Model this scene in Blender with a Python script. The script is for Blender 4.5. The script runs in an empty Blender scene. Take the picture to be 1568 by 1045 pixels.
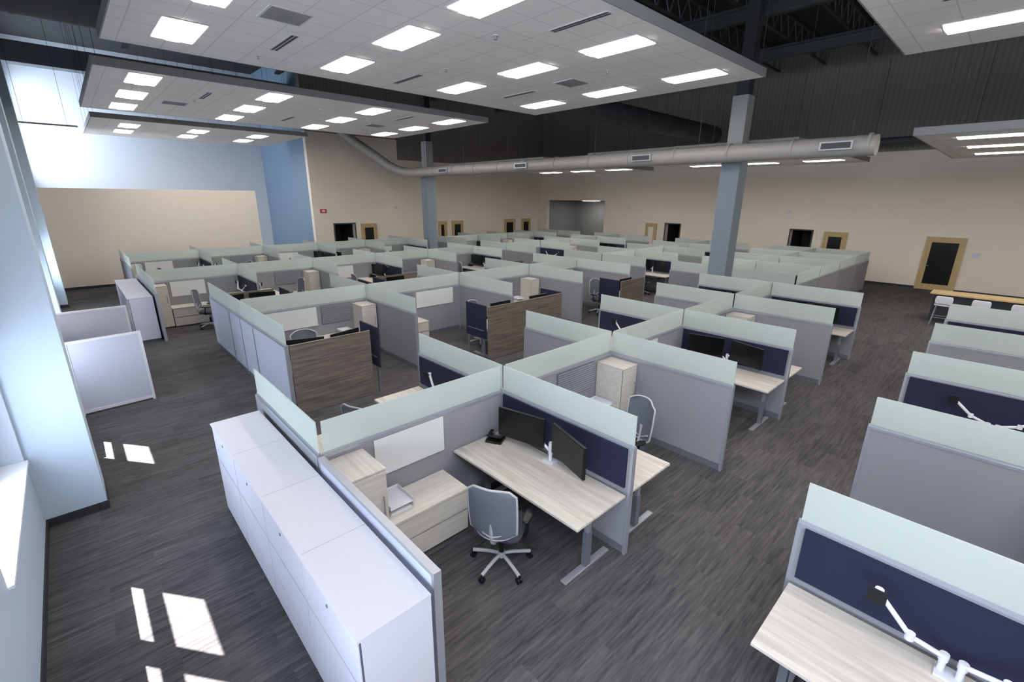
import bpy, math, random
from mathutils import Vector, Matrix
random.seed(4)
D=bpy.data; C=bpy.context
C.scene.view_settings.view_transform='Standard'
# ------------------------------------------------------------ materials
def newmat(n):
    m=D.materials.new(n); m.use_nodes=True
    nt=m.node_tree; b=nt.nodes['Principled BSDF']
    return m,nt,b
def rgb(r,g,b):
    f=lambda c:(c/255/12.92) if c/255<=.04045 else ((c/255+.055)/1.055)**2.4
    return (f(r),f(g),f(b),1)
def simple(n,col,rough=.6,metal=0,noise=0,nscale=30,bump=0,spec=.4):
    m,nt,b=newmat(n)
    b.inputs['Base Color'].default_value=rgb(*col); b.inputs['Roughness'].default_value=rough
    b.inputs['Metallic'].default_value=metal; b.inputs['Specular IOR Level'].default_value=spec
    if noise or bump:
        tc=nt.nodes.new('ShaderNodeTexCoord'); no=nt.nodes.new('ShaderNodeTexNoise')
        no.inputs['Scale'].default_value=nscale; no.inputs['Detail'].default_value=4
        nt.links.new(tc.outputs['Object'],no.inputs['Vector'])
        if noise:
            mx=nt.nodes.new('ShaderNodeMix'); mx.data_type='RGBA'
            c=rgb(*col); mx.inputs[6].default_value=[x*(1-noise) for x in c[:3]]+[1]; mx.inputs[7].default_value=[min(1,x*(1+noise)) for x in c[:3]]+[1]
            nt.links.new(no.outputs['Fac'],mx.inputs[0]); nt.links.new(mx.outputs[2],b.inputs['Base Color'])
        if bump:
            bp=nt.nodes.new('ShaderNodeBump'); bp.inputs['Strength'].default_value=bump; bp.inputs['Distance'].default_value=.002
            nt.links.new(no.outputs['Fac'],bp.inputs['Height']); nt.links.new(bp.outputs['Normal'],b.inputs['Normal'])
    return m
def grain(n,c1,c2,scale,rough=.5):
    m,nt,b=newmat(n)
    tc=nt.nodes.new('ShaderNodeTexCoord'); mp=nt.nodes.new('ShaderNodeMapping'); mp.inputs['Scale'].default_value=scale
    no=nt.nodes.new('ShaderNodeTexNoise'); no.inputs['Scale'].default_value=1; no.inputs['Detail'].default_value=5; no.inputs['Distortion'].default_value=.4
    cr=nt.nodes.new('ShaderNodeValToRGB'); cr.color_ramp.elements[0].position=.3; cr.color_ramp.elements[1].position=.7
    cr.color_ramp.elements[0].color=rgb(*c1); cr.color_ramp.elements[1].color=rgb(*c2)
    nt.links.new(tc.outputs['Object'],mp.inputs['Vector']); nt.links.new(mp.outputs['Vector'],no.inputs['Vector'])
    nt.links.new(no.outputs['Fac'],cr.inputs['Fac']); nt.links.new(cr.outputs['Color'],b.inputs['Base Color'])
    b.inputs['Roughness'].default_value=rough
    return m
def emis(n,col,s):
    m,nt,b=newmat(n); b.inputs['Base Color'].default_value=(.9,.9,.9,1)
    b.inputs['Emission Color'].default_value=(*col,1); b.inputs['Emission Strength'].default_value=s
    return m
def carpet():
    m,nt,b=newmat('carpet_plank')
    tc=nt.nodes.new('ShaderNodeTexCoord')
    br=nt.nodes.new('ShaderNodeTexBrick'); br.inputs['Scale'].default_value=1; br.inputs['Brick Width'].default_value=1.0
    br.inputs['Row Height'].default_value=.25; br.inputs['Mortar Size'].default_value=.0; br.offset=.37
    br.inputs['Color1'].default_value=(0,0,0,1); br.inputs['Color2'].default_value=(1,1,1,1)
    nt.links.new(tc.outputs['Object'],br.inputs['Vector'])
    ad=nt.nodes.new('ShaderNodeVectorMath'); ad.operation='MULTIPLY_ADD'; ad.inputs[1].default_value=(1,1,1)
    sc=nt.nodes.new('ShaderNodeVectorMath'); sc.operation='SCALE'; sc.inputs[3].default_value=7.3
    nt.links.new(br.outputs['Color'],sc.inputs[0]); nt.links.new(tc.outputs['Object'],ad.inputs[0]); nt.links.new(sc.outputs[0],ad.inputs[2])
    mp=nt.nodes.new('ShaderNodeMapping'); mp.inputs['Scale'].default_value=(2.2,34,1)
    nt.links.new(ad.outputs[0],mp.inputs['Vector'])
    no=nt.nodes.new('ShaderNodeTexNoise'); no.inputs['Scale'].default_value=1; no.inputs['Detail'].default_value=7; no.inputs['Roughness'].default_value=.72
    nt.links.new(mp.outputs['Vector'],no.inputs['Vector'])
    mixf=nt.nodes.new('ShaderNodeMath'); mixf.operation='MULTIPLY_ADD'; mixf.inputs[1].default_value=.10
    sep=nt.nodes.new('ShaderNodeSeparateColor'); nt.links.new(br.outputs['Color'],sep.inputs[0])
    nt.links.new(sep.outputs[0],mixf.inputs[0]); nt.links.new(no.outputs['Fac'],mixf.inputs[2])
    cr=nt.nodes.new('ShaderNodeValToRGB'); e=cr.color_ramp.elements
    e[0].position=.38; e[0].color=rgb(56,54,57); e[1].position=.80; e[1].color=rgb(102,98,98)
    nt.links.new(mixf.outputs[0],cr.inputs['Fac']); nt.links.new(cr.outputs['Color'],b.inputs['Base Color'])
    b.inputs['Roughness'].default_value=.85; b.inputs['Specular IOR Level'].default_value=.2
    return m
def tile():
    m,nt,b=newmat('ceiling_tile')
    tc=nt.nodes.new('ShaderNodeTexCoord'); br=nt.nodes.new('ShaderNodeTexBrick')
    br.inputs['Scale'].default_value=1; br.inputs['Brick Width'].default_value=.61; br.inputs['Row Height'].default_value=.61; br.offset=0
    br.inputs['Mortar Size'].default_value=.009; br.inputs['Mortar Smooth'].default_value=.2
    br.inputs['Color1'].default_value=rgb(236,232,230); br.inputs['Color2'].default_value=rgb(240,236,234); br.inputs['Mortar'].default_value=rgb(212,209,207)
    nt.links.new(tc.outputs['Object'],br.inputs['Vector']); nt.links.new(br.outputs['Color'],b.inputs['Base Color'])
    b.inputs['Roughness'].default_value=.9
    return m
def glass():
    m,nt,b=newmat('frosted_glass'); nt.nodes.remove(b); out=nt.nodes['Material Output']
    d=nt.nodes.new('ShaderNodeBsdfDiffuse'); d.inputs['Color'].default_value=rgb(214,220,217)
    t=nt.nodes.new('ShaderNodeBsdfTranslucent'); t.inputs['Color'].default_value=rgb(218,225,221)
    g=nt.nodes.new('ShaderNodeBsdfGlossy'); g.inputs['Roughness'].default_value=.35
    tr=nt.nodes.new('ShaderNodeBsdfTransparent'); tr.inputs['Color'].default_value=(.93,.97,.96,1)
    m1=nt.nodes.new('ShaderNodeMixShader'); m1.inputs[0].default_value=.45
    m2=nt.nodes.new('ShaderNodeMixShader'); m2.inputs[0].default_value=.05
    m3=nt.nodes.new('ShaderNodeMixShader'); m3.inputs[0].default_value=.2
    nt.links.new(d.outputs[0],m1.inputs[1]);nt.links.new(t.outputs[0],m1.inputs[2])
    nt.links.new(m1.outputs[0],m2.inputs[1]);nt.links.new(g.outputs[0],m2.inputs[2])
    nt.links.new(m2.outputs[0],m3.inputs[1]);nt.links.new(tr.outputs[0],m3.inputs[2])
    nt.links.new(m3.outputs[0],out.inputs['Surface'])
    return m
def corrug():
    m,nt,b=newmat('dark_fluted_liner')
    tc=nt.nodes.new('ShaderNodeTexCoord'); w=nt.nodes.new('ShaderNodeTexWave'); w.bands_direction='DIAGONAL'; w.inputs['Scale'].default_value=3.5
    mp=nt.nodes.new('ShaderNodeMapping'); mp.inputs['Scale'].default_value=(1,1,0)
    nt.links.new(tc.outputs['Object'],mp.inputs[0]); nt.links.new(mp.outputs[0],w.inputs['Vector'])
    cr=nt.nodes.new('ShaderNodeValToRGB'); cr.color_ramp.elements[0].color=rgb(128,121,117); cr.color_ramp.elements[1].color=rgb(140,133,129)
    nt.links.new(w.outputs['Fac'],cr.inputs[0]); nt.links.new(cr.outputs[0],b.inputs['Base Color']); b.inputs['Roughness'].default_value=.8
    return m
M=dict(
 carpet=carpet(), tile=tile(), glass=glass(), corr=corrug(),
 cream=simple('cream_wall_paint',(235,223,209),.8,noise=.02,nscale=2),
 bluew=simple('pale_blue_wall_paint',(212,219,228),.75,noise=.02,nscale=2),
 bluep=simple('pilaster_blue_paint',(184,200,216),.75,noise=.02,nscale=2),
 blued=simple('blue_wall_paint',(122,144,166),.75,noise=.03,nscale=2),
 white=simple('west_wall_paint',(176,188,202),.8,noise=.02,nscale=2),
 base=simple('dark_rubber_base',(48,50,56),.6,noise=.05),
 fab=simple('gray_panel_fabric',(138,136,142),.9,noise=.06,nscale=260,bump=.3),
 fabw=simple('pale_panel_fabric',(186,189,204),.85,noise=.04,nscale=260,bump=.2),
 navy=simple('navy_screen_fabric',(28,30,55),.9,noise=.12,nscale=300,bump=.3),
 trim=simple('silver_trim',(170,172,180),.35,.5,noise=.02),
 lam=simple('white_laminate',(210,209,216),.35,noise=.01,nscale=6),
 cabw=simple('white_cabinet_paint',(198,198,210),.35,noise=.01,nscale=6),
 lamd=simple('drawer_shadow_gap',(80,82,96),.7,noise=.02),
 board=simple('markerboard',(214,214,214),.25,noise=.01),
 desk=grain('ash_laminate_top',(178,169,161),(206,198,190),(22,1.4,10)),
 deskx=grain('ash_laminate_front',(194,187,177),(211,205,196),(1.6,20,26)),
 wood=grain('gray_walnut_veneer',(84,76,70),(128,116,106),(1.3,8,30),.45),
 frame=simple('oak_door_frame',(192,166,122),.5,noise=.08,nscale=12),
 dglass=simple('dark_door_glass',(34,33,34),.12,noise=.02),
 blackp=simple('black_plastic',(20,20,23),.4,noise=.05),
 screen=simple('monitor_screen',(12,12,15),.18,noise=.02),
 gray=simple('mid_gray_metal',(116,118,126),.45,.3,noise=.03),
 colp=simple('blue_gray_column_paint',(116,126,136),.6,noise=.03,nscale=3),
 colu=simple('gray_column_paint',(146,146,146),.6,noise=.03,nscale=3),
 duct=simple('painted_duct',(158,153,149),.5,.1,noise=.04,nscale=5),
 ductd=simple('dark_duct',(74,76,80),.6,.1,noise=.05,nscale=5),
 deck=simple('black_roof_deck',(52,53,56),.8,noise=.08,nscale=3),
 meshb=simple('chair_mesh',(104,107,118),.8,noise=.08,nscale=400,bump=.4),
 cfr=simple('chair_frame_plastic',(174,174,176),.4,noise=.02),
 seat=simple('chair_seat_fabric',(60,62,72),.9,noise=.08,nscale=300),
 vent=simple('vent_gray',(140,140,142),.6,noise=.03),
 slot=simple('slot_dark',(70,70,72),.6,noise=.03),
 red=simple('exit_red',(200,40,30),.5,noise=.02),
 lens=emis('troffer_lens',(1,.955,.89),14.5), lens2=emis('troffer_basket',(1,.96,.9),20),
 pend=emis('pendant_lens',(1,.97,.93),5),
 sill=simple('window_sill',(225,228,232),.4,noise=.01),
)
# ------------------------------------------------------------ mesh builder
class MB:
    def __init__(s): s.v=[];s.f=[];s.fm=[];s.sm=[];s.m=[]
    def mi(s,m):
        if m=='rib': m='gray'
        if m not in s.m:s.m.append(m)
        return s.m.index(m)
    def poly(s,vs,fs,m,smooth=False,T=None):
        o=len(s.v); k=s.mi(m)
        for p in vs:
            p=Vector(p); s.v.append(tuple(T@p if T else p))
        for f in fs: s.f.append([o+i for i in f]);s.fm.append(k);s.sm.append(smooth)
    def box(s,x0,x1,y0,y1,z0,z1,m,T=None):
        if x0>x1:x0,x1=x1,x0
        if y0>y1:y0,y1=y1,y0
        s.poly([(x0,y0,z0),(x1,y0,z0),(x1,y1,z0),(x0,y1,z0),(x0,y0,z1),(x1,y0,z1),(x1,y1,z1),(x0,y1,z1)],
          [(3,2,1,0),(4,5,6,7),(0,1,5,4),(1,2,6,5),(2,3,7,6),(3,0,4,7)],m,False,T)
    def cyl(s,p0,p1,r0,m,r1=None,n=12,cap=True):
        p0=Vector(p0);p1=Vector(p1); r1=r0 if r1 is None else r1
        d=(p1-p0).normalized(); a=d.orthogonal().normalized(); b=d.cross(a)
        vs=[];
        for p,r in((p0,r0),(p1,r1)):
            for i in range(n):
                t=2*math.pi*i/n; vs.append(p+r*(a*math.cos(t)+b*math.sin(t)))
        s.poly(vs,[(i,(i+1)%n,n+(i+1)%n,n+i) for i in range(n)],m,True)
        if cap: s.poly(vs,[tuple(range(n))[::-1],tuple(range(n,2*n))],m)
    def tube(s,pts,r,m,n=8,closed=False):
        pts=[Vector(p) for p in pts]; N=len(pts); vs=[]; up=None
        for i,p in enumerate(pts):
            if closed: d=(pts[(i+1)%N]-pts[i-1])
            else: d=pts[min(i+1,N-1)]-pts[max(i-1,0)]
            d.normalize()
            if up is None: up=d.orthogonal().normalized()
            a=(up-d*up.dot(d)).normalized(); up=a; b=d.cross(a)
            for j in range(n):
                t=2*math.pi*j/n; vs.append(p+r*(a*math.cos(t)+b*math.sin(t)))
        fs=[]
        for i in range(N if closed else N-1):
            for j in range(n):
                k=(i+1)%N; fs.append((i*n+j,i*n+(j+1)%n,k*n+(j+1)%n,k*n+j))
        s.poly(vs,fs,m,True)
        if not closed: s.poly(vs,[tuple(range(n))[::-1],tuple(range((N-1)*n,N*n))],m)
    def pad(s,cx,cy,z0,w,d,h,m,e=4,n=28,dip=0):
        rings=[(.0,0),(.82,0),(.95,.12),(1,.4),(1,.65),(.95,.9),(.82,1),(.4,1-dip*.6),(0,1-dip)]
        vs=[];
        for sc,zz in rings:
            for i in range(n):
                t=2*math.pi*i/n; c,q=math.cos(t),math.sin(t)
                x=abs(c)**(2/e)*math.copysign(1,c)*w/2; y=abs(q)**(2/e)*math.copysign(1,q)*d/2
                vs.append((cx+x*max(sc,.001),cy+y*max(sc,.001),z0+h*zz))
        s.poly(vs,[(k*n+i,k*n+(i+1)%n,(k+1)*n+(i+1)%n,(k+1)*n+i) for k in range(len(rings)-1) for i in range(n)],m,True)
    def mesh(s,name):
        me=D.meshes.new(name); me.from_pydata(s.v,[],s.f)
        for m in s.m: me.materials.append(M[m])
        me.polygons.foreach_set('material_index',s.fm); me.polygons.foreach_set('use_smooth',s.sm); me.update()
        return me
def put(name,me,loc=(0,0,0),rz=0,bevel=0):
    if isinstance(me,MB): me=me.mesh(name)
    o=D.objects.new(name,me); o.location=loc; o.rotation_euler=(0,0,rz); C.collection.objects.link(o)
    if bevel:
        b=o.modifiers.new('bevel','BEVEL'); b.width=bevel; b.segments=2; b.limit_method='ANGLE'
    return o
H=3.6; GT=1.6; PT=1.26
# ------------------------------------------------------------ room shell
XW=-.81; XB=26.5; YF=25.08; YR=32.2; YS=-9.0; ZT=10.3
def wall_y(name,x0,x1,y0,y1,zt,ops,mat,split=None,mat2=None):
    b=MB(); cuts=sorted(set([y0,y1]+[v for o in ops for v in o[:2]]))
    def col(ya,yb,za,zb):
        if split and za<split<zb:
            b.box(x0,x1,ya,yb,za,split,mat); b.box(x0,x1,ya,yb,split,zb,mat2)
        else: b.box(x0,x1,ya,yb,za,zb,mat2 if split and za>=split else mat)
    for a,c in zip(cuts,cuts[1:]):
        z=0
        for o in sorted([o for o in ops if o[0]<=a and o[1]>=c],key=lambda o:o[2]):
            if o[2]>z: col(a,c,z,o[2])
            z=o[3]
        col(a,c,z,zt)
    return put(name,b)
def wall_x(name,y0,y1,x0,x1,zt,ops,mat,split=None,mat2=None):
    o=wall_y(name,y0,y1,x0,x1,zt,ops,mat,split,mat2)
    for v in o.data.vertices: v.co.x,v.co.y=v.co.y,v.co.x
    o.data.flip_normals()
    return o
b=MB(); b.box(XW-.3,XB+4,YS-.2,YR+.2,-.1,0,'carpet'); put('floor',b)
b=MB(); b.box(XW-.3,XB+4,YS-.2,YR+.2,ZT,ZT+.2,'deck'); put('ceiling',b)
lowwins=[(4.4,6.68,.87,2.15),(9.0,10.0,.87,2.15),(12.6,13.6,.87,2.15),(19.0,21.0,.87,2.15),(-4,2.4,.87,2.15)]  # last opening is unseen, added beside the camera for soft daylight
hiwins=[(-7,2.5,5.0,8.0),(27.6,31.8,4.4,8.4)]  # first band is unseen, added behind the camera as daylight fill
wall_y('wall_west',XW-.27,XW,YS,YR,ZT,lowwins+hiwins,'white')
b=MB()
b.box(XW,XW+.012,YS,6.77,0,.1,'base');b.box(XW,XW+.012,7.35,YF,0,.1,'base');put('baseboard_west',b)
k=1
for (a,c,z0,z1) in lowwins+hiwins:
    b=MB(); xo=XW-.27
    for y in(a,c): b.box(xo+.02,xo+.08,y-.03 if y==c else y,y if y==c else y+.03,z0,z1,'trim')
    for z in(z0,z1-.03): b.box(xo+.02,xo+.08,a,c,z,z+.03,'trim')
    n=max(1,round((c-a)/.98))
    ms=[a+(c-a)*i/n for i in range(1,n)]
    if k==1: ms=[5.25]; b.box(xo+.02,xo+.08,6.2,6.65,z0+.03,z1-.03,'trim')
    for y in ms: b.box(xo+.02,xo+.08,y-.12,y+.12,z0,z1,'trim')
    zz=z0+(z1-z0)*(.52 if z0<2 else .5); b.box(xo+.02,xo+.08,a,c,zz-.06,zz+.06,'trim')
    put('window_%d'%k,b)
    s=MB(); s.box(XW-.2,XW+.03,a+.005,c-.005,z0+.001,z0+.03,'sill'); put('trim_%d'%k,s); k+=1
for i,(y0,y1) in enumerate([(6.77,7.35),(13.9,14.5),(21.2,21.8)]):
    b=MB(); b.box(XW,-.28 if i==0 else -.45,y0,y1,0,ZT,'bluep'); b.box(XW,(-.28 if i==0 else -.45)+.012,y0-.012,y1+.012,0,.1,'base'); put('wall_pilaster',b)
# far (north) wall
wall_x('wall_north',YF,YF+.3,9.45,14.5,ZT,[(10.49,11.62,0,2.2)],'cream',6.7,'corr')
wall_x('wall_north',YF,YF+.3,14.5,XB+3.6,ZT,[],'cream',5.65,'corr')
b=MB(); b.box(9.45,10.49,YF-.012,YF,0,.1,'base');b.box(11.62,XB,YF-.012,YF,0,.1,'base'); put('baseboard_north',b)
b=MB(); b.box(9.45,9.7,YF+.3,YR,0,ZT,'blued'); put('wall_recess_side',b)
b=MB(); b.box(XW-.27,9.7,YR,YR+.2,0,ZT,'bluew'); put('wall_recess_back',b)
b=MB(); b.box(XW,6.84,YF,YF+.2,0,3.85,'cream');b.box(XW,6.84,YF-.012,YF,0,.1,'base'); put('wall_half_height_partition',b)
b=MB(); b.box(XW-.3,XB+.3,YS-.2,YS,0,ZT,'cream'); put('wall_south',b)
# back (east) wall
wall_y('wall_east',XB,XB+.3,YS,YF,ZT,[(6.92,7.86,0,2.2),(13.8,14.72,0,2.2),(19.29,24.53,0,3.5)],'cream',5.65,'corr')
b=MB()
for a,c in[(YS,1.37),(2.64,5.44),(6.4,6.92),(7.86,13.8),(14.72,15.3),(16.06,19.29),(24.53,YF)]: b.box(XB-.012,XB,a,c,0,.1,'base')
put('baseboard_east',b)
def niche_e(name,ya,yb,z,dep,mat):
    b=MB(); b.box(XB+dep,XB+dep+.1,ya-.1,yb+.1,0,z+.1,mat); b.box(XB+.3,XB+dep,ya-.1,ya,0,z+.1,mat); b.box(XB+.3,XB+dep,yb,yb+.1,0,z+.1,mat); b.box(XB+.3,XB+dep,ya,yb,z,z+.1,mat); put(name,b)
niche_e('wall_alcove_doorway',6.92,7.86,2.2,2,'base');niche_e('wall_alcove_doorway',13.8,14.72,2.2,2,'base');niche_e('wall_alcove_corridor',19.29,24.53,3.5,3.3,'colu')  # doorway boxes block the sky; dark colour stands for unlit rooms
b=MB(); b.box(10.4,11.7,YF+2,YF+2.1,0,2.3,'base');b.box(10.39,10.49,YF+.3,YF+2,0,2.3,'base');b.box(11.62,11.72,YF+.3,YF+2,0,2.3,'base');b.box(10.49,11.62,YF+.3,YF+2,2.2,2.3,'base'); put('wall_alcove_doorway',b)  # backing box, its dark colour stands in for an unlit room
def trimopen(k,face,a,c,h):
    b=MB(); w=c-a; b.box(-.06,0,.001,.03,0,h+.06,'slot');b.box(w,w+.06,.001,.03,0,h+.06,'slot');b.box(0,w,.001,.03,h,h+.06,'slot')
    if face=='E': put('trim_%d'%k,b,(XB,a,0),math.pi/2)
    else: put('trim_%d'%k,b,(c,YF,0),math.pi)
trimopen(20,'E',6.92,7.86,2.2);trimopen(21,'E',13.8,14.72,2.2);trimopen(22,'N',10.49,11.62,2.2)
def door(k,face,a,c,h=2.2,glassd=True):
    w=c-a; b=MB(); fw=.09
    b.box(0,fw,0.002,.07,0,h,'frame');b.box(w-fw,w,0.002,.07,0,h,'frame');b.box(fw,w-fw,0.002,.07,h-fw,h,'frame')
    b.box(fw,w-fw,0.002,.04,.0,h-fw,'frame'); 
    m='dglass' if glassd else 'cream'
    b.box(fw+.12,w-fw-.12,.035,.05,.25,h-fw-.13,m)
    b.cyl((w-fw-.06,.04,1.0),(w-fw-.06,.09,1.0),.012,'trim'); b.cyl((w-fw-.06,.085,1.0),(w-fw-.2,.085,1.0),.012,'trim')
    if face=='E': put('door_%d'%k,b,(XB,a,0),math.pi/2)
    else: put('door_%d'%k,b,(c,YF,0),math.pi)
door(1,'E',1.37,2.64);door(2,'E',5.44,6.4);door(3,'E',15.3,16.06,2.2,False)
door(4,'N',11.97,12.91);door(5,'N',17.1,17.75);door(6,'N',18.15,19.05);door(7,'N',22.7,23.75);door(8,'N',24.4,25.3)
def wallbox(name,x,y,z,w,h,mat,face):
    b=MB()
    b.box(-w/2,w/2,0.001,.05,-h/2,h/2,mat); b.box(-w/4,w/4,.05,.06,-h/4,h/4,'lam')
    put(name,b,(x,y,z),math.pi if face=='N' else math.pi/2)
wallbox('exit_sign',9.97,YF,2.9,.32,.2,'red','N')
for x in(14.2,20.5): wallbox('wall_light_sconce',x,YF,3.05,.16,.1,'lam','N')
for y in(8.1,17.4): wallbox('wall_light_sconce',XB,y,3.05,.16,.1,'lam','E')
wallbox('room_sign_plate',XB,1.0,1.55,.25,.2,'lam','E')
# ------------------------------------------------------------ columns / duct
for y in(5.7,20.65):
    b=MB(); s=.25; b.box(13.6-s,13.6+s,y-s,y+s,0,4.7,'colp'); b.box(13.6-.2,13.6+.2,y-.2,y+.2,4.7,6.2,'colu'); b.box(13.6-.15,13.6+.15,y-.15,y+.15,6.2,ZT,'deck'); b.box(13.6-s-.02,13.6+s+.02,y-s-.02,y+s+.02,0,.1,'base')
    b.box(13.6-.27,13.6+.27,y-.27,y+.27,4.66,4.72,'colu'); put('structural_column',b)
b=MB(); DX=13.02; DZ=4.78; R=.215
b.cyl((DX,2.5,DZ-.02),(DX,21,DZ),R,'duct',n=24)
for i in range(13): b.cyl((DX,2.6+i*1.5,DZ),(DX,2.66+i*1.5,DZ),R+.016,'duct',n=24)
b.tube([(DX,21,DZ),(DX,21.6,DZ+.03),(DX-.2,22.1,DZ+.12),(DX-.5,22.5,DZ+.35),(DX-.9,22.9,DZ+.75),(DX-1.6,23.6,DZ+1.4),(DX-2.3,24.2,DZ+2.1)],R,'duct',20)
for y in(3.2,8.1,13.2,18.2):
    b.box(DX-.28,DX-.16,y-.32,y+.32,DZ-.1,DZ+.08,'trim'); b.box(DX-.285,DX-.275,y-.28,y+.28,DZ-.07,DZ+.05,'slot')
for y in(3,6.5,10,13.5,17,20): b.cyl((DX,y,DZ+.2),(DX,y,ZT-.01),.008,'slot',n=5)
put('spiral_air_duct',b)
b=MB(); b.cyl((-.5,12.2,6.9),(26,12.2,6.9),.42,'ductd',n=24)
for i in range(14): b.cyl((i*1.9,12.2,6.9),(i*1.9+.06,12.2,6.9),.44,'ductd',n=24)
for i in range(9): b.cyl((i*3,12.2,7.2),(i*3,12.2,8.98),.01,'ductd',n=5)
put('overhead_main_duct',b)
b=MB(); b.box(XW,9.4,26.2,26.8,8.2,8.9,'colp'); put('roof_edge_beam',b)
b=MB(); b.cyl((25.3,-8,5.95),(25.3,24,5.95),.16,'ductd',n=16)
for y in(-2,6,14,21): b.tube([(25.3,y,5.95),(25.0,y,5.95),(24.75,y,5.8),(24.7,y,5.5)],.2,'duct',14)
for y in range(-7,24,3): b.cyl((25.3,y,6.1),(25.3,y,8.98),.01,'ductd',n=5)
put('return_air_duct',b)
def joist(y):
    b=MB(); zb=9.5; zt=ZT-.02
    b.box(XW,XB,y-.05,y+.05,zb,zb+.06,'ductd'); b.box(XW,XB,y-.05,y+.05,zt-.06,zt,'ductd')
    n=34; L=XB-XW
    for i in range(n):
        x=XW+L*i/n; xm=x+L/n/2; x2=x+L/n
        b.cyl((x,y,zb+.03),(xm,y,zt-.03),.022,'gray',n=5,cap=False); b.cyl((xm,y,zt-.03),(x2,y,zb+.03),.022,'gray',n=5,cap=False)
    put('roof_joist',b)
y=-7.5
while y<32: 
    if y<YF-.3 : joist(y)
    y+=1.9
for x in (3,8.5,17,22):
    b=MB(); b.box(x-.1,x+.1,YS,YF,9.0,9.08,'ductd'); b.box(x-.1,x+.1,YS,YF,9.36,9.44,'ductd'); b.box(x-.02,x+.02,YS,YF,9.08,9.36,'ductd'); put('roof_girder_beam',b)
# ------------------------------------------------------------ ceiling clouds
def troffer():
    b=MB(); b.box(-.305,.305,-.61,.61,-.012,.0,'lam')
    b.box(-.28,-.1,-.585,.585,-.02,-.011,'lens');b.box(.1,.28,-.585,.585,-.02,-.011,'lens');b.box(-.095,.095,-.585,.585,-.03,-.011,'lens2')
    return b.mesh('recessed_ceiling_light')
TR=troffer()
def cloud(x0,x1,y0,y1,z,lights):
    b=MB(); b.box(x0+.02,x1-.02,y0+.02,y1-.02,z,z+.05,'tile')
    for (a,c,d,e) in((x0,x1,y0,y0+.02),(x0,x1,y1-.02,y1),(x0,x0+.02,y0+.02,y1-.02),(x1-.02,x1,y0+.02,y1-.02)): b.box(a,c,d,e,z-.004,z+.16,'vent')
    nx=max(2,round((x1-x0)/2.4))
    for i in range(nx+1):
        for j in range(4):
            x=x0+.1+(x1-x0-.2)*i/nx; y=y0+.1+(y1-y0-.2)*j/3; b.cyl((x,y,z+.05),(x,y,ZT-.01),.005,'slot',n=4,cap=False)
    put('suspended_ceiling_cloud',b)
    for x,y in lights: put('recessed_ceiling_light',TR,(x,y,z-.001))
LX=[1.9,4.65,7.45,10.25]
HC=6.09
cloud(1.0,11.38,4.38,11.14,HC,[(x,y) for x in LX for y in(5.4,7.55,9.75)])
cloud(1.0,11.3,13.31,19.75,HC,[(x,y) for x in LX for y in(14.15,16.4,18.65)])
cloud(1.3,8.4,21.9,27.9,HC,[(x,y) for x in(2.45,4.64,6.83) for y in(23.5,25.7)])
cloud(1.0,11.5,-4.7,2.1,HC,[(x,y) for x in LX for y in(-3.5,-1.3,.85)])
HR=5.0
for y0,y1,ys in((4.38,11.14,(5.4,7.55,9.75)),(13.31,19.75,(14.15,16.4,18.65)),(-4.7,2.1,(-3.5,-1.3,.85))):
    cloud(14.1,22.2,y0,y1,HR,[(x,y) for x in(15.2,17.8,20.4) for y in ys])
put('recessed_ceiling_light',TR,(28.4,21.9,3.49))  # unseen fixture added inside the alcove to brighten it
def slot(x,y,z,L=1.1,w=.07): 
    b=MB(); b.box(-w,w,-L/2,L/2,-.012,0,'lam'); b.box(-w+.02,-.01,-L/2+.02,L/2-.02,-.014,-.011,'slot');b.box(.01,w-.02,-L/2+.02,L/2-.02,-.014,-.011,'slot'); put('linear_air_diffuser',b,(x,y,z-.001))
for x,y in((6.1,5.1),(3.3,9.2),(6.1,9.9),(8.9,9.3),(3.3,15.2),(8.8,14.6),(6.1,17.5),(8.8,.8)): slot(x,y,HC)
def ret(x,y,z):
    b=MB(); b.box(-.3,.3,-.3,.3,-.012,0,'lam')
    for i in range(9): b.box(-.27,.27,-.27+i*.06,-.235+i*.06,-.018,-.011,'vent')
    put('return_air_grille',b,(x,y,z-.001))
for x,y in((2.9,7.9),(8.9,7.6),(2.9,17),(8.9,16.8),(9.4,-.3)): ret(x,y,HC)
def sprk(x,y,z):
    b=MB(); b.cyl((0,0,-.015),(0,0,0),.05,'lam',n=14); b.cyl((0,0,-.06),(0,0,-.015),.015,'trim',n=8); b.cyl((0,0,-.065),(0,0,-.06),.03,'trim',n=10); put('ceiling_sprinkler_head',b,(x,y,z-.001))
for x,y in((2.6,6.4),(5.6,6.4),(8.6,6.4),(3.2,10.3),(6.2,8.6),(9.6,10.2),(3.2,16),(6.2,15),(9,18)): sprk(x,y,HC)
b=MB(); b.box(-.04,.04,-.9,.9,0,.07,'lam'); b.box(-.03,.03,-.88,.88,-.006,0,'pend')
for y in(-.6,.6): b.cyl((0,y,.07),(0,y,4.15),.006,'slot',n=5)
put('pendant_linear_light',b,(.2,25.9,6.1),math.pi/2)
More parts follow.
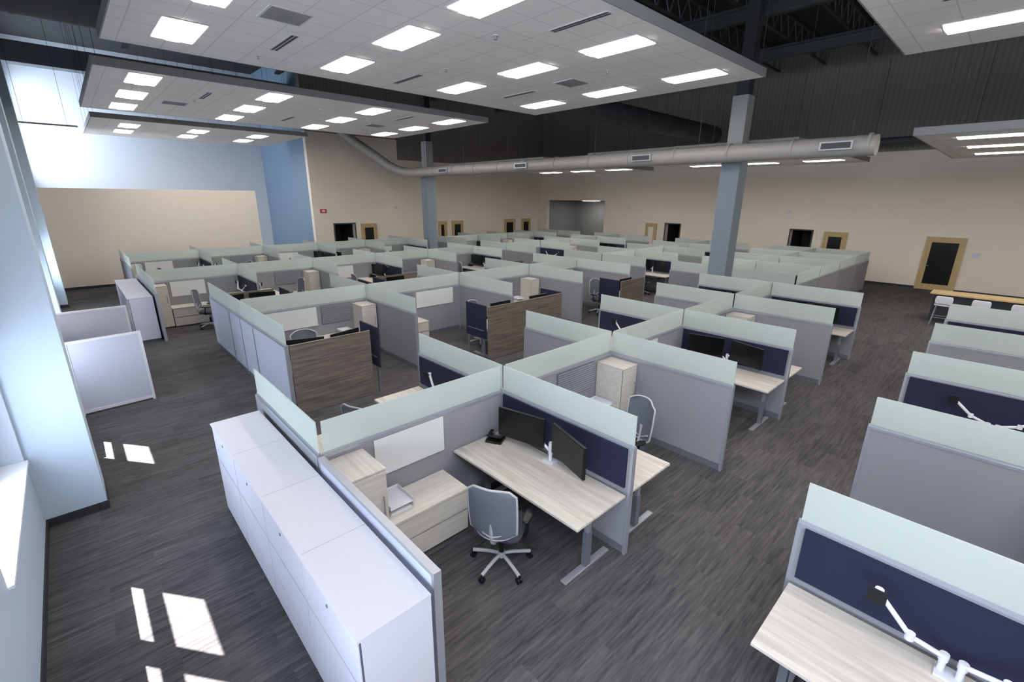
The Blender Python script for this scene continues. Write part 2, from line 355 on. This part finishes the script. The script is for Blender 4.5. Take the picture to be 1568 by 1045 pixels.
# ------------------------------------------------------------ partitions
def panel(x0,y0,x1,y1,glass=True,navy=(),fab='fab',h=PT,board=None,name='cubicle_partition_panel'):
    L=math.hypot(x1-x0,y1-y0); ang=math.atan2(y1-y0,x1-x0); t=.03; b=MB()
    b.box(.03,L-.03,-t+.004,t-.004,.10,h-.03,fab)
    b.box(.03,L-.03,-t+.012,t-.012,0.0,.10,'gray')
    b.box(0,.03,-t,t,0,h,'trim'); b.box(L-.03,L,-t,t,0,h,'trim'); b.box(.03,L-.03,-t,t,h-.03,h,'trim')
    if glass:
        b.box(.015,L-.015,-.006,.006,h+.004,GT,'glass'); b.box(.0,L,-.012,.012,h,h+.02,'trim')
    for s in navy:
        b.box(.06,L-.06,s*t,s*(t+.022),.80,h-.02,'navy')
    if board:
        for a,c,s,m in board:
            b.box(a,c,s*t,s*(t+.012),.80,h-.035,m)
            if m=='rib':
                for i in range(12): b.box(a+.01,c-.01,s*(t+.012),s*(t+.02),.82+i*.034,.838+i*.034,'trim')
    return put(name,b,(x0,y0,0),ang)
# ------------------------------------------------------------ furniture meshes
def m_desk(W=.76,L=1.88,h=.74):
    b=MB(); b.box(-W/2,W/2,-L/2,L/2,h-.028,h,'desk')
    for y in(-L/2+.16,L/2-.16):
        b.box(-W/2+.03,W/2-.03,y-.035,y+.035,.0,.022,'trim')
        b.box(-.04,.04,y-.03,y+.03,.022,.42,'gray'); b.box(-.03,.03,y-.022,y+.022,.42,h-.07,'trim')
        b.box(-W/2+.1,W/2-.1,y-.025,y+.025,h-.07,h-.028,'gray')
    b.box(-.05,-.02,-L/2+.16,L/2-.16,h-.08,h-.03,'gray'); b.box(.02,.05,-L/2+.16,L/2-.16,h-.08,h-.03,'gray')
    b.box(.12,.24,-L/2+.4,L/2-.4,h-.12,h-.028,'gray')
    return b.mesh('height_adjustable_desk')
def m_chair():
    b=MB()
    for i in range(5):
        t=2*math.pi*i/5+.3; c,s=math.cos(t),math.sin(t)
        b.tube([(.03*c,.03*s,.13),(.12*c,.12*s,.125),(.22*c,.22*s,.105),(.31*c,.31*s,.085)],.019,'cfr',8)
        x,y=.31*c,.31*s
        b.cyl((x,y,.05),(x,y,.09),.01,'blackp',n=8)
        for q in(-1,1):
            a=Vector((-s,c,0))*.014*q; p=Vector((x,y,.03))+a; b.cyl(p-Vector((-s,c,0))*.009,p+Vector((-s,c,0))*.009,.03,'blackp',n=14)
    b.cyl((0,0,.10),(0,0,.16),.04,'cfr',n=14); b.cyl((0,0,.16),(0,0,.3),.028,'blackp',n=12); b.cyl((0,0,.3),(0,0,.41),.02,'trim',n=12)
    b.pad(-.02,0,.395,.26,.2,.045,'blackp')
    b.pad(.02,0,.435,.48,.49,.075,'seat',e=4.5,dip=.12)
    b.tube([(-.1,0,.41),(-.2,0,.42),(-.265,0,.48),(-.285,0,.6),(-.29,0,.72)],.02,'cfr',10)
    for q in(-1,1): b.tube([(-.285,0,.55),(-.275,q*.08,.58),(-.245,q*.17,.64)],.013,'cfr',8)
    NV,NU=16,12
    def P(u,v):
        hw=.25*(1-.10*(1-v)**2-.07*v*v)
        z=.52+.58*v+(-.03*abs(u)**3 if v>.9 else 0)+(.03*abs(u)**3 if v<.1 else 0)
        e=1
        if v>.86: e=math.sqrt(max(0,1-((v-.86)/.14)**2))*.25+.75
        if v<.12: e=math.sqrt(max(0,1-((.12-v)/.12)**2))*.2+.8
        return Vector((-.255-.03*math.cos((v-.35)*3)-.1*v*v*.9+.065*u*u,hw*u*e,z))
    g=[[P(-1+2*i/NU,j/NV) for i in range(NU+1)] for j in range(NV+1)]
    vs=[p for r in g for p in r]+[p+Vector((-.014,0,0)) for r in g for p in r]; n=NU+1;o=n*(NV+1)
    fs=[]
    for j in range(NV):
        for i in range(NU):
            a=j*n+i; fs.append((a,a+1,a+n+1,a+n)); fs.append((o+a+n,o+a+n+1,o+a+1,o+a))
    b.poly(vs,fs,'meshb',True)
    outl=[g[0][i] for i in range(n)]+[g[j][NU] for j in range(1,NV+1)]+[g[NV][i] for i in range(NU-1,-1,-1)]+[g[j][0] for j in range(NV-1,0,-1)]
    b.tube([p+Vector((-.007,0,0)) for p in outl],.012,'cfr',8,closed=True)
    for q in(-1,1):
        b.tube([(-.02,q*.16,.42),(-.02,q*.26,.43),(-.02,q*.275,.5),(0,q*.275,.63)],.016,'blackp',8)
        b.pad(.02,q*.275,.63,.26,.085,.03,'blackp',e=3,n=20)
    return b.mesh('office_chair')
def arm(b,pts): 
    b.tube(pts,.017,'lam',8)
    for p in pts: b.cyl((p[0],p[1],p[2]-.025),(p[0],p[1],p[2]+.025),.026,'lam',n=12)
def m_arms():
    b=MB(); b.box(.04,.16,-.07,.07,.741,.755,'lam')
    for q in(-1,1):
        y=q*.045; b.cyl((.1,y,.75),(.1,y,.86),.02,'lam',n=12)
        arm(b,[(.1,y,.86),(.2,q*.22,.96),(.14,q*.42,1.12)])
        b.cyl((.14,q*.42,1.12),(.19,q*.42,1.12),.02,'blackp',n=10); b.box(.19,.2,q*.42-.05,q*.42+.05,1.07,1.17,'blackp')
    return b.mesh('dual_monitor_arm')
def m_mon():
    b=MB(); b.box(.04,.16,-.07,.07,.741,.755,'lam'); b.cyl((.1,0,.75),(.1,0,.98),.022,'lam',n=14)
    for q in(-1,1):
        arm(b,[(.1,0,.9+.04*q),(.13,q*.2,1.0),(.17,q*.34,1.05)])
        T=Matrix.Translation((.24,q*.35,1.08))@Matrix.Rotation(math.radians(-17 if q>0 else 14),4,'Z')
        b.box(-.03,.0,-.305,.305,-.18,.18,'blackp',T); b.box(.0,.004,-.295,.295,-.165,.172,'screen',T); b.box(-.06,-.03,-.12,.12,-.1,.1,'blackp',T)
    return b.mesh('dual_computer_monitors')
def m_mon1():
    b=MB(); b.box(.04,.16,-.07,.07,.741,.755,'lam'); b.cyl((.1,0,.75),(.1,0,1.0),.022,'lam',n=14)
    arm(b,[(.1,0,.95),(.14,.05,1.0),(.18,0,1.03)])
    T=Matrix.Translation((.25,0,1.08))
    b.box(-.03,.0,-.305,.305,-.18,.18,'blackp',T); b.box(.0,.004,-.295,.295,-.165,.172,'screen',T); b.box(-.06,-.03,-.12,.12,-.1,.1,'blackp',T)
    return b.mesh('computer_monitor')
def m_phone():
    b=MB(); 
    T=Matrix.Rotation(math.radians(-18),4,'Y')
    b.box(-.09,.09,-.1,.1,.0,.03,'blackp'); b.box(-.085,.085,-.09,.09,.03,.05,'blackp',Matrix.Translation((0,0,.02))@T)
    b.box(-.06,-.01,-.02,.08,.05,.056,'trim',Matrix.Translation((0,0,.02))@T)
    b.tube([(-.07,-.065,.09),(-.02,-.065,.105),(.06,-.065,.075)],.02,'blackp',8)
    for i in range(3):
        for j in range(3): b.box(.01+i*.02,.023+i*.02,-.01+j*.025,.008+j*.025,.05,.055,'gray',Matrix.Translation((0,0,.02))@T)
    return b.mesh('desk_telephone')
def m_tower(w=.36,d=.48,h=1.18):
    b=MB(); b.box(-w/2,w/2,-d/2+.02,d/2,.04,h,'deskx'); b.box(-w/2+.02,w/2-.02,-d/2+.04,d/2-.02,0,.04,'lamd')
    b.box(-w/2+.002,w/2-.002,-d/2+.012,-d/2+.02,.04,h,'lamd')
    b.box(-w/2+.003,w/2-.003,-d/2,-d/2+.018,.045,h-.006,'deskx'); b.box(-w/2-.002,w/2+.002,-d/2-.002,d/2,h,h+.018,'desk')
    b.cyl((w/2-.05,-d/2-.022,.72),(w/2-.05,-d/2-.022,.92),.006,'trim',n=8)
    for z in(.73,.91): b.cyl((w/2-.05,-d/2-.022,z),(w/2-.05,-d/2,z),.005,'trim',n=6)
    return b.mesh('tall_storage_tower')
def m_cred(w=.92,d=.48,h=.55):
    b=MB(); b.box(-w/2,w/2,-d/2+.02,d/2,.03,h-.025,'deskx'); b.box(-w/2+.02,w/2-.02,-d/2+.05,d/2-.02,0,.03,'lamd')
    b.box(-w/2+.002,w/2-.002,-d/2+.012,-d/2+.02,.03,h-.025,'lamd')
    for z0,z1 in((.035,.272),(.288,.515)): b.box(-w/2+.003,w/2-.003,-d/2,-d/2+.019,z0,z1,'deskx')
    b.box(-w/2-.005,w/2+.005,-d/2-.01,d/2,h-.025,h,'deskx')
    return b.mesh('lateral_file_credenza')
def m_tray():
    b=MB()
    for k in range(2):
        z=k*.07; b.box(-.13,.13,-.16,.16,z,z+.006,'lam'); b.box(-.13,-.125,-.16,.16,z,z+.045,'lam'); b.box(.125,.13,-.16,.16,z,z+.045,'lam'); b.box(-.13,.13,.155,.16,z,z+.045,'lam')
    for x in(-.12,.12): b.box(x-.004,x+.004,.15,.158,0,.11,'lam')
    b.box(-.11,.11,-.14,.14,.006,.02,'board')
    return b.mesh('paper_tray')
def m_lat(n=4,w=.92,d=.5,h=1.13):
    b=MB(); L=n*w
    b.box(.02,d,0,L,.05,h-.025,'cabw'); b.box(.05,d-.02,.02,L-.02,0,.05,'lamd'); b.box(-.01,d,-.005,L+.005,h-.02,h,'cabw')
    b.box(.008,.022,.004,L-.004,.055,h-.022,'lamd')
    for i in range(n):
        for z0,z1 in((.055,.378),(.398,.724),(.744,h-.036)):
            b.box(0,.021,i*w+.008,(i+1)*w-.008,z0,z1,'cabw')
        b.cyl((-.006,i*w+w*.5,h-.1),(0,i*w+w*.5,h-.1),.013,'gray',n=12)
        if i: b.box(d*.02,d-.004,i*w-.0012,i*w+.0012,h-.001,h+.0006,'lamd')
    return b.mesh('lateral_file_cabinet')
DESK=m_desk();CH=m_chair();ARM=m_arms();MON=m_mon();MON1=m_mon1();PH=m_phone();TW=m_tower();CR=m_cred();TRAY=m_tray()
DESKS=m_desk(.7,1.38)
def station(x0,y0,sx,sy,W=2.33,Dp=1.95,mon='mon',chair=True,lod=0):
    def P(lx,ly,z=0): return (x0+sx*lx,y0+sy*ly,z)
    rx=0 if sx>0 else math.pi; ry=0 if sy<0 else math.pi
    put('height_adjustable_desk',DESK,P(.065+.38,Dp/2+.01),rx,bevel=.004 if lod==0 else 0)
    if mon=='mon': put('dual_computer_monitors',MON,P(.05,Dp*.5),rx)
    elif mon=='arm': put('dual_monitor_arm',ARM,P(.05,Dp*.5),rx)
    put('tall_storage_tower',TW,P(W-.04-.18,.04+.24),ry)
    put('lateral_file_credenza',CR,P(W-.04-.36-.02-.46,.04+.24),ry)
    if lod==0 or random.random()<.5: put('paper_tray',TRAY,P(W-.60,.25,.551),ry)
    if mon=='mon': put('desk_telephone',PH,P(.3,.2,.741),rx+.5)
    if chair:
        r=(math.pi if sx>0 else 0)+random.uniform(-.5,.5)
        put('office_chair',CH,P(1.2+random.uniform(-.05,.1),1.1+random.uniform(-.15,.2)),r)
def rowtype(xs,ys,dp,near=True,far=True,mons=None,evendesk=1,lod=0,fabm='fab',skip=()):
    n=len(xs)
    for i in range(n-1):
        a=xs[i];c=xs[i+1]; L=c-a; bd=[]
        storeleft=(i%2==0)
        for s in(1,-1):
            w0,w1=(.5,1.35) if storeleft else (L-1.35,L-.5)
            bd.append((w0,w1,s,'board' if (i+(s>0))%2==(0) else 'rib'))
        panel(a+.03,ys,c-.03,ys,board=bd,fab=fabm)
    for sgn,on in((-1,near),(1,far)):
        if not on: continue
        for i,x in enumerate(xs):
            if (sgn,i) in skip: continue
            isdesk=(i%2==evendesk)
            nv=()
            if isdesk:
                nv=tuple(s for s in(1,-1))
                if i==0: nv=(-sgn,)
                if i==n-1: nv=(sgn,)
            panel(x,ys+sgn*.0,x,ys+sgn*dp,navy=nv,fab=fabm)
        for i in range(n-1):
            if i%2==0: x0,sx=(xs[i+1],-1) if evendesk==1 else (xs[i],1)
            else: x0,sx=(xs[i],1) if evendesk==1 else (xs[i+1],-1)
            mm=(mons or {}).get((sgn,i)) or random.choice(['mon','arm','mon'])
            station(x0,ys,sx,sgn,W=xs[i+1]-xs[i],Dp=dp,mon=mm,chair=not((sgn,i)==(-1,0) and lod==0),lod=lod)
# Row A
XA=[1.33+2.33*i for i in range(6)]
rowtype(XA,4.06,1.95,mons={(-1,0):'mon',(-1,1):'none',(-1,2):'mon',(-1,3):'arm',(1,0):'arm',(1,1):'arm',(1,2):'arm'},skip={(-1,0)})
panel(1.33,4.03,1.33,2.11,glass=False,name='low_partition_panel',fab='fabw')
put('office_chair',CH,(2.60,2.90,0),.5)
put('lateral_file_cabinet',m_lat(4,.915,.5,1.15),(.76,2.09,0),bevel=.003)
# Row R
XR=XA
ysr=-1.28
for i in range(1,6):
    isd=i%2==1; panel(XR[i],ysr,XR[i],.67,navy=(1,-1) if isd else ())
    if i<5: panel(XR[i]+.03,ysr,XR[i+1]-.03,ysr,board=[(.5,1.35,1,'board')])
panel(1.9,ysr,3.6,ysr)
for i in range(5):
    x0,sx=(XR[i+1],-1) if i%2==0 else (XR[i],1)
    if i==0:
        put('height_adjustable_desk',DESK,(x0-.445,ysr+.975,0),math.pi,bevel=.004); put('dual_monitor_arm',ARM,(x0-.05,ysr+.975,0),math.pi)
    else: station(x0,ysr,sx,1,mon='arm',chair=False)
# Row B with veneer gables
XBs=[2.25,5.03,7.81,10.59,13.0]
DESKS2=m_desk(.7,1.2)
def rowB(xs,ys,dp,off):
    n=len(xs)
    for i in range(n-1):
        L=xs[i+1]-xs[i]; st=(i%2==0)
        w=(L-1.2,L-.5) if st else(.5,1.2); w2=(.3,L-1.3) if st else(1.3,L-.3)
        panel(xs[i]+.03,ys,xs[i+1]-.03,ys,board=[(w[0],w[1],-1,'rib'),(w2[0],w2[1],-1,'board'),(w2[0],w2[1],1,'board')])
    for sgn in(-1,1):
        yg=ys+sgn*off
        for i,x in enumerate(xs):
            if i==0:
                panel(x,ys,x,ys+sgn*off*.33,fab='fabw'); panel(x,ys+sgn*off*.33,x,yg,fab='fabw')
            else: panel(x,ys,x,ys+sgn*dp)
        g=[(xs[0]+.04,xs[0]+1.45,1)]
        for i in range(2,n,2): g.append((xs[i]-1.25,xs[i]+(1.25 if i<n-1 else 0),0))
        for a,c,e in g:
            b=MB(); b.box(0,c-a,-.02,.02,0.02,PT,'wood'); b.box(0,c-a,-.022,.022,0,.02,'lamd'); put('veneer_gable_panel',b,(a,yg,0))
            halves=[(a,c)] if e or c-a<1.6 else [(a,(a+c)/2-.03),((a+c)/2+.03,c)]
            for ha,hc in halves:
                mid=(ha+hc)/2; wide=hc-ha>1.3
                put('height_adjustable_desk',DESKS if wide else DESKS2,(mid,yg-sgn*.385,0),math.pi/2)
                put('dual_computer_monitors' if wide else 'computer_monitor',MON if wide else MON1,(mid,yg-sgn*.03,0),-sgn*math.pi/2)
                left = (not e) and ha==a
                xx=ha-.02 if left else hc+.02
                yo=.40
                if e: xx=hc+.16; yo=.34
                b=MB(); b.box(-.014,.014,-.36,.36,.5,PT+.02,'navy'); b.box(-.016,.016,-.3,-.26,.0,.5,'gray');b.box(-.016,.016,.26,.3,.0,.5,'gray');b.box(-.02,.02,-.3,.3,.68,.7,'gray'); put('navy_privacy_screen',b,(xx,yg-sgn*yo,0))
                put('office_chair',CH,(mid+random.uniform(-.1,.1),yg-sgn*1.12,0),sgn*math.pi/2+random.uniform(-.4,.4))
        for i in range(n-1):
            x=xs[i+1]-.24 if i%2==0 else xs[i]+.24
            dx=-1 if i%2==0 else 1
            put('tall_storage_tower',TW,(x,ys+sgn*.28,0),0 if sgn<0 else math.pi)
            put('lateral_file_credenza',CR,(x+dx*.67,ys+sgn*.28,0),0 if sgn<0 else math.pi)
            put('paper_tray',TRAY,(x+dx*.5,ys+sgn*.26,.551),0)
rowB(XBs,10.5,2.2,2.72)
# Row C, D
XC=[1.33+2.33*i for i in range(6)]
rowtype(XC,16.4,1.95,lod=1)
put('lateral_file_cabinet',m_lat(4,.915,.5,1.15),(.76,14.7,0))
rowtype(XC,21.95,1.95,lod=1)
# east block
XE=[15.0+2.32*i for i in range(5)]
rowtype(XE,6.05,1.95,lod=1)
for i in range(4): panel(XE[i]+.03,4.08,XE[i+1]-.03,4.08)
rowtype(XE,10.9,1.95,lod=1); rowtype(XE,16.4,1.95,lod=1); rowtype(XE,21.4,1.95,lod=1)
# pale partitions by the west wall
def wpanel(x0,y0,x1,y1,h=1.3):
    L=math.hypot(x1-x0,y1-y0); b=MB(); b.box(.04,L-.04,-.018,.018,.08,h-.04,'fabw')
    for a in(0,L-.04): b.box(a,a+.04,-.025,.025,0,h,'lam')
    b.box(.04,L-.04,-.025,.025,h-.04,h,'lam'); b.box(.04,L-.04,-.025,.025,.03,.08,'lam'); put('white_partition_screen',b,(x0,y0,0),math.atan2(y1-y0,x1-x0))
wpanel(-.42,10.22,.6,10.3); wpanel(-.75,13.0,.62,13.0); wpanel(-.76,10.3,-.76,12.95)
put('height_adjustable_desk',DESK,(-.3,11.7,0))
# break counter with white stools at right
b=MB(); b.box(0,.8,0,4.4,.86,.9,'frame'); b.box(.1,.7,.1,4.3,.0,.86,'base'); put('break_counter',b,(19.3,-2.9,0))
def stool():
    b=MB(); b.pad(0,0,.6,.42,.42,.05,'lam'); b.pad(-.0,0,.65,.4,.4,.02,'lam')
    for q in(-1,1):
        for r in(-1,1): b.cyl((q*.15,r*.15,.6),(q*.2,r*.2,0),.012,'trim',n=8)
    b.tube([(.18,.18,.25),(.18,-.18,.25),(-.18,-.18,.25),(-.18,.18,.25)],.008,'trim',6,closed=True)
    b.pad(.19,0,.66,.04,.4,.24,'lam')
    return b.mesh('white_stool')
ST=stool()
for i in range(5): put('white_stool',ST,(18.9,1.1-i*.8,0),math.pi)
# ------------------------------------------------------------ lights
sd=Vector((.6*.72,-.8*.72,-.695)); l=D.lights.new('sun','SUN'); l.energy=62; l.angle=.009; l.color=(1,.97,.94)
o=D.objects.new('sun',l); o.rotation_euler=sd.to_track_quat('-Z','Y').to_euler(); C.collection.objects.link(o); o.location=(-8,10,12)
for k,(a,c,z0,z1) in enumerate(lowwins+hiwins):
    l=D.lights.new('window_portal','AREA'); l.shape='RECTANGLE'; l.size=c-a; l.size_y=z1-z0; l.cycles.is_portal=True
    o=D.objects.new('window_portal',l); o.location=(XW-.3,(a+c)/2,(z0+z1)/2); o.rotation_euler=Matrix(((0,0,-1),(1,0,0),(0,-1,0))).to_euler(); C.collection.objects.link(o)
w=D.worlds.new('World'); C.scene.world=w; w.use_nodes=True
bg=w.node_tree.nodes['Background']; bg.inputs['Color'].default_value=(.74,.85,1,1); bg.inputs['Strength'].default_value=14
# ------------------------------------------------------------ camera
cam=D.cameras.new('camera'); cam.sensor_width=36; cam.lens=710.2/1568*36; cam.clip_start=.05; cam.clip_end=200
co=D.objects.new('camera',cam); C.collection.objects.link(co)
co.matrix_world=Matrix.Translation((0,0,H))@Matrix.Rotation(math.radians(-43.21),4,'Z')@Matrix.Rotation(math.radians(90-17.10),4,'X')@Matrix.Rotation(math.radians(.46),4,'Z')
C.scene.camera=co
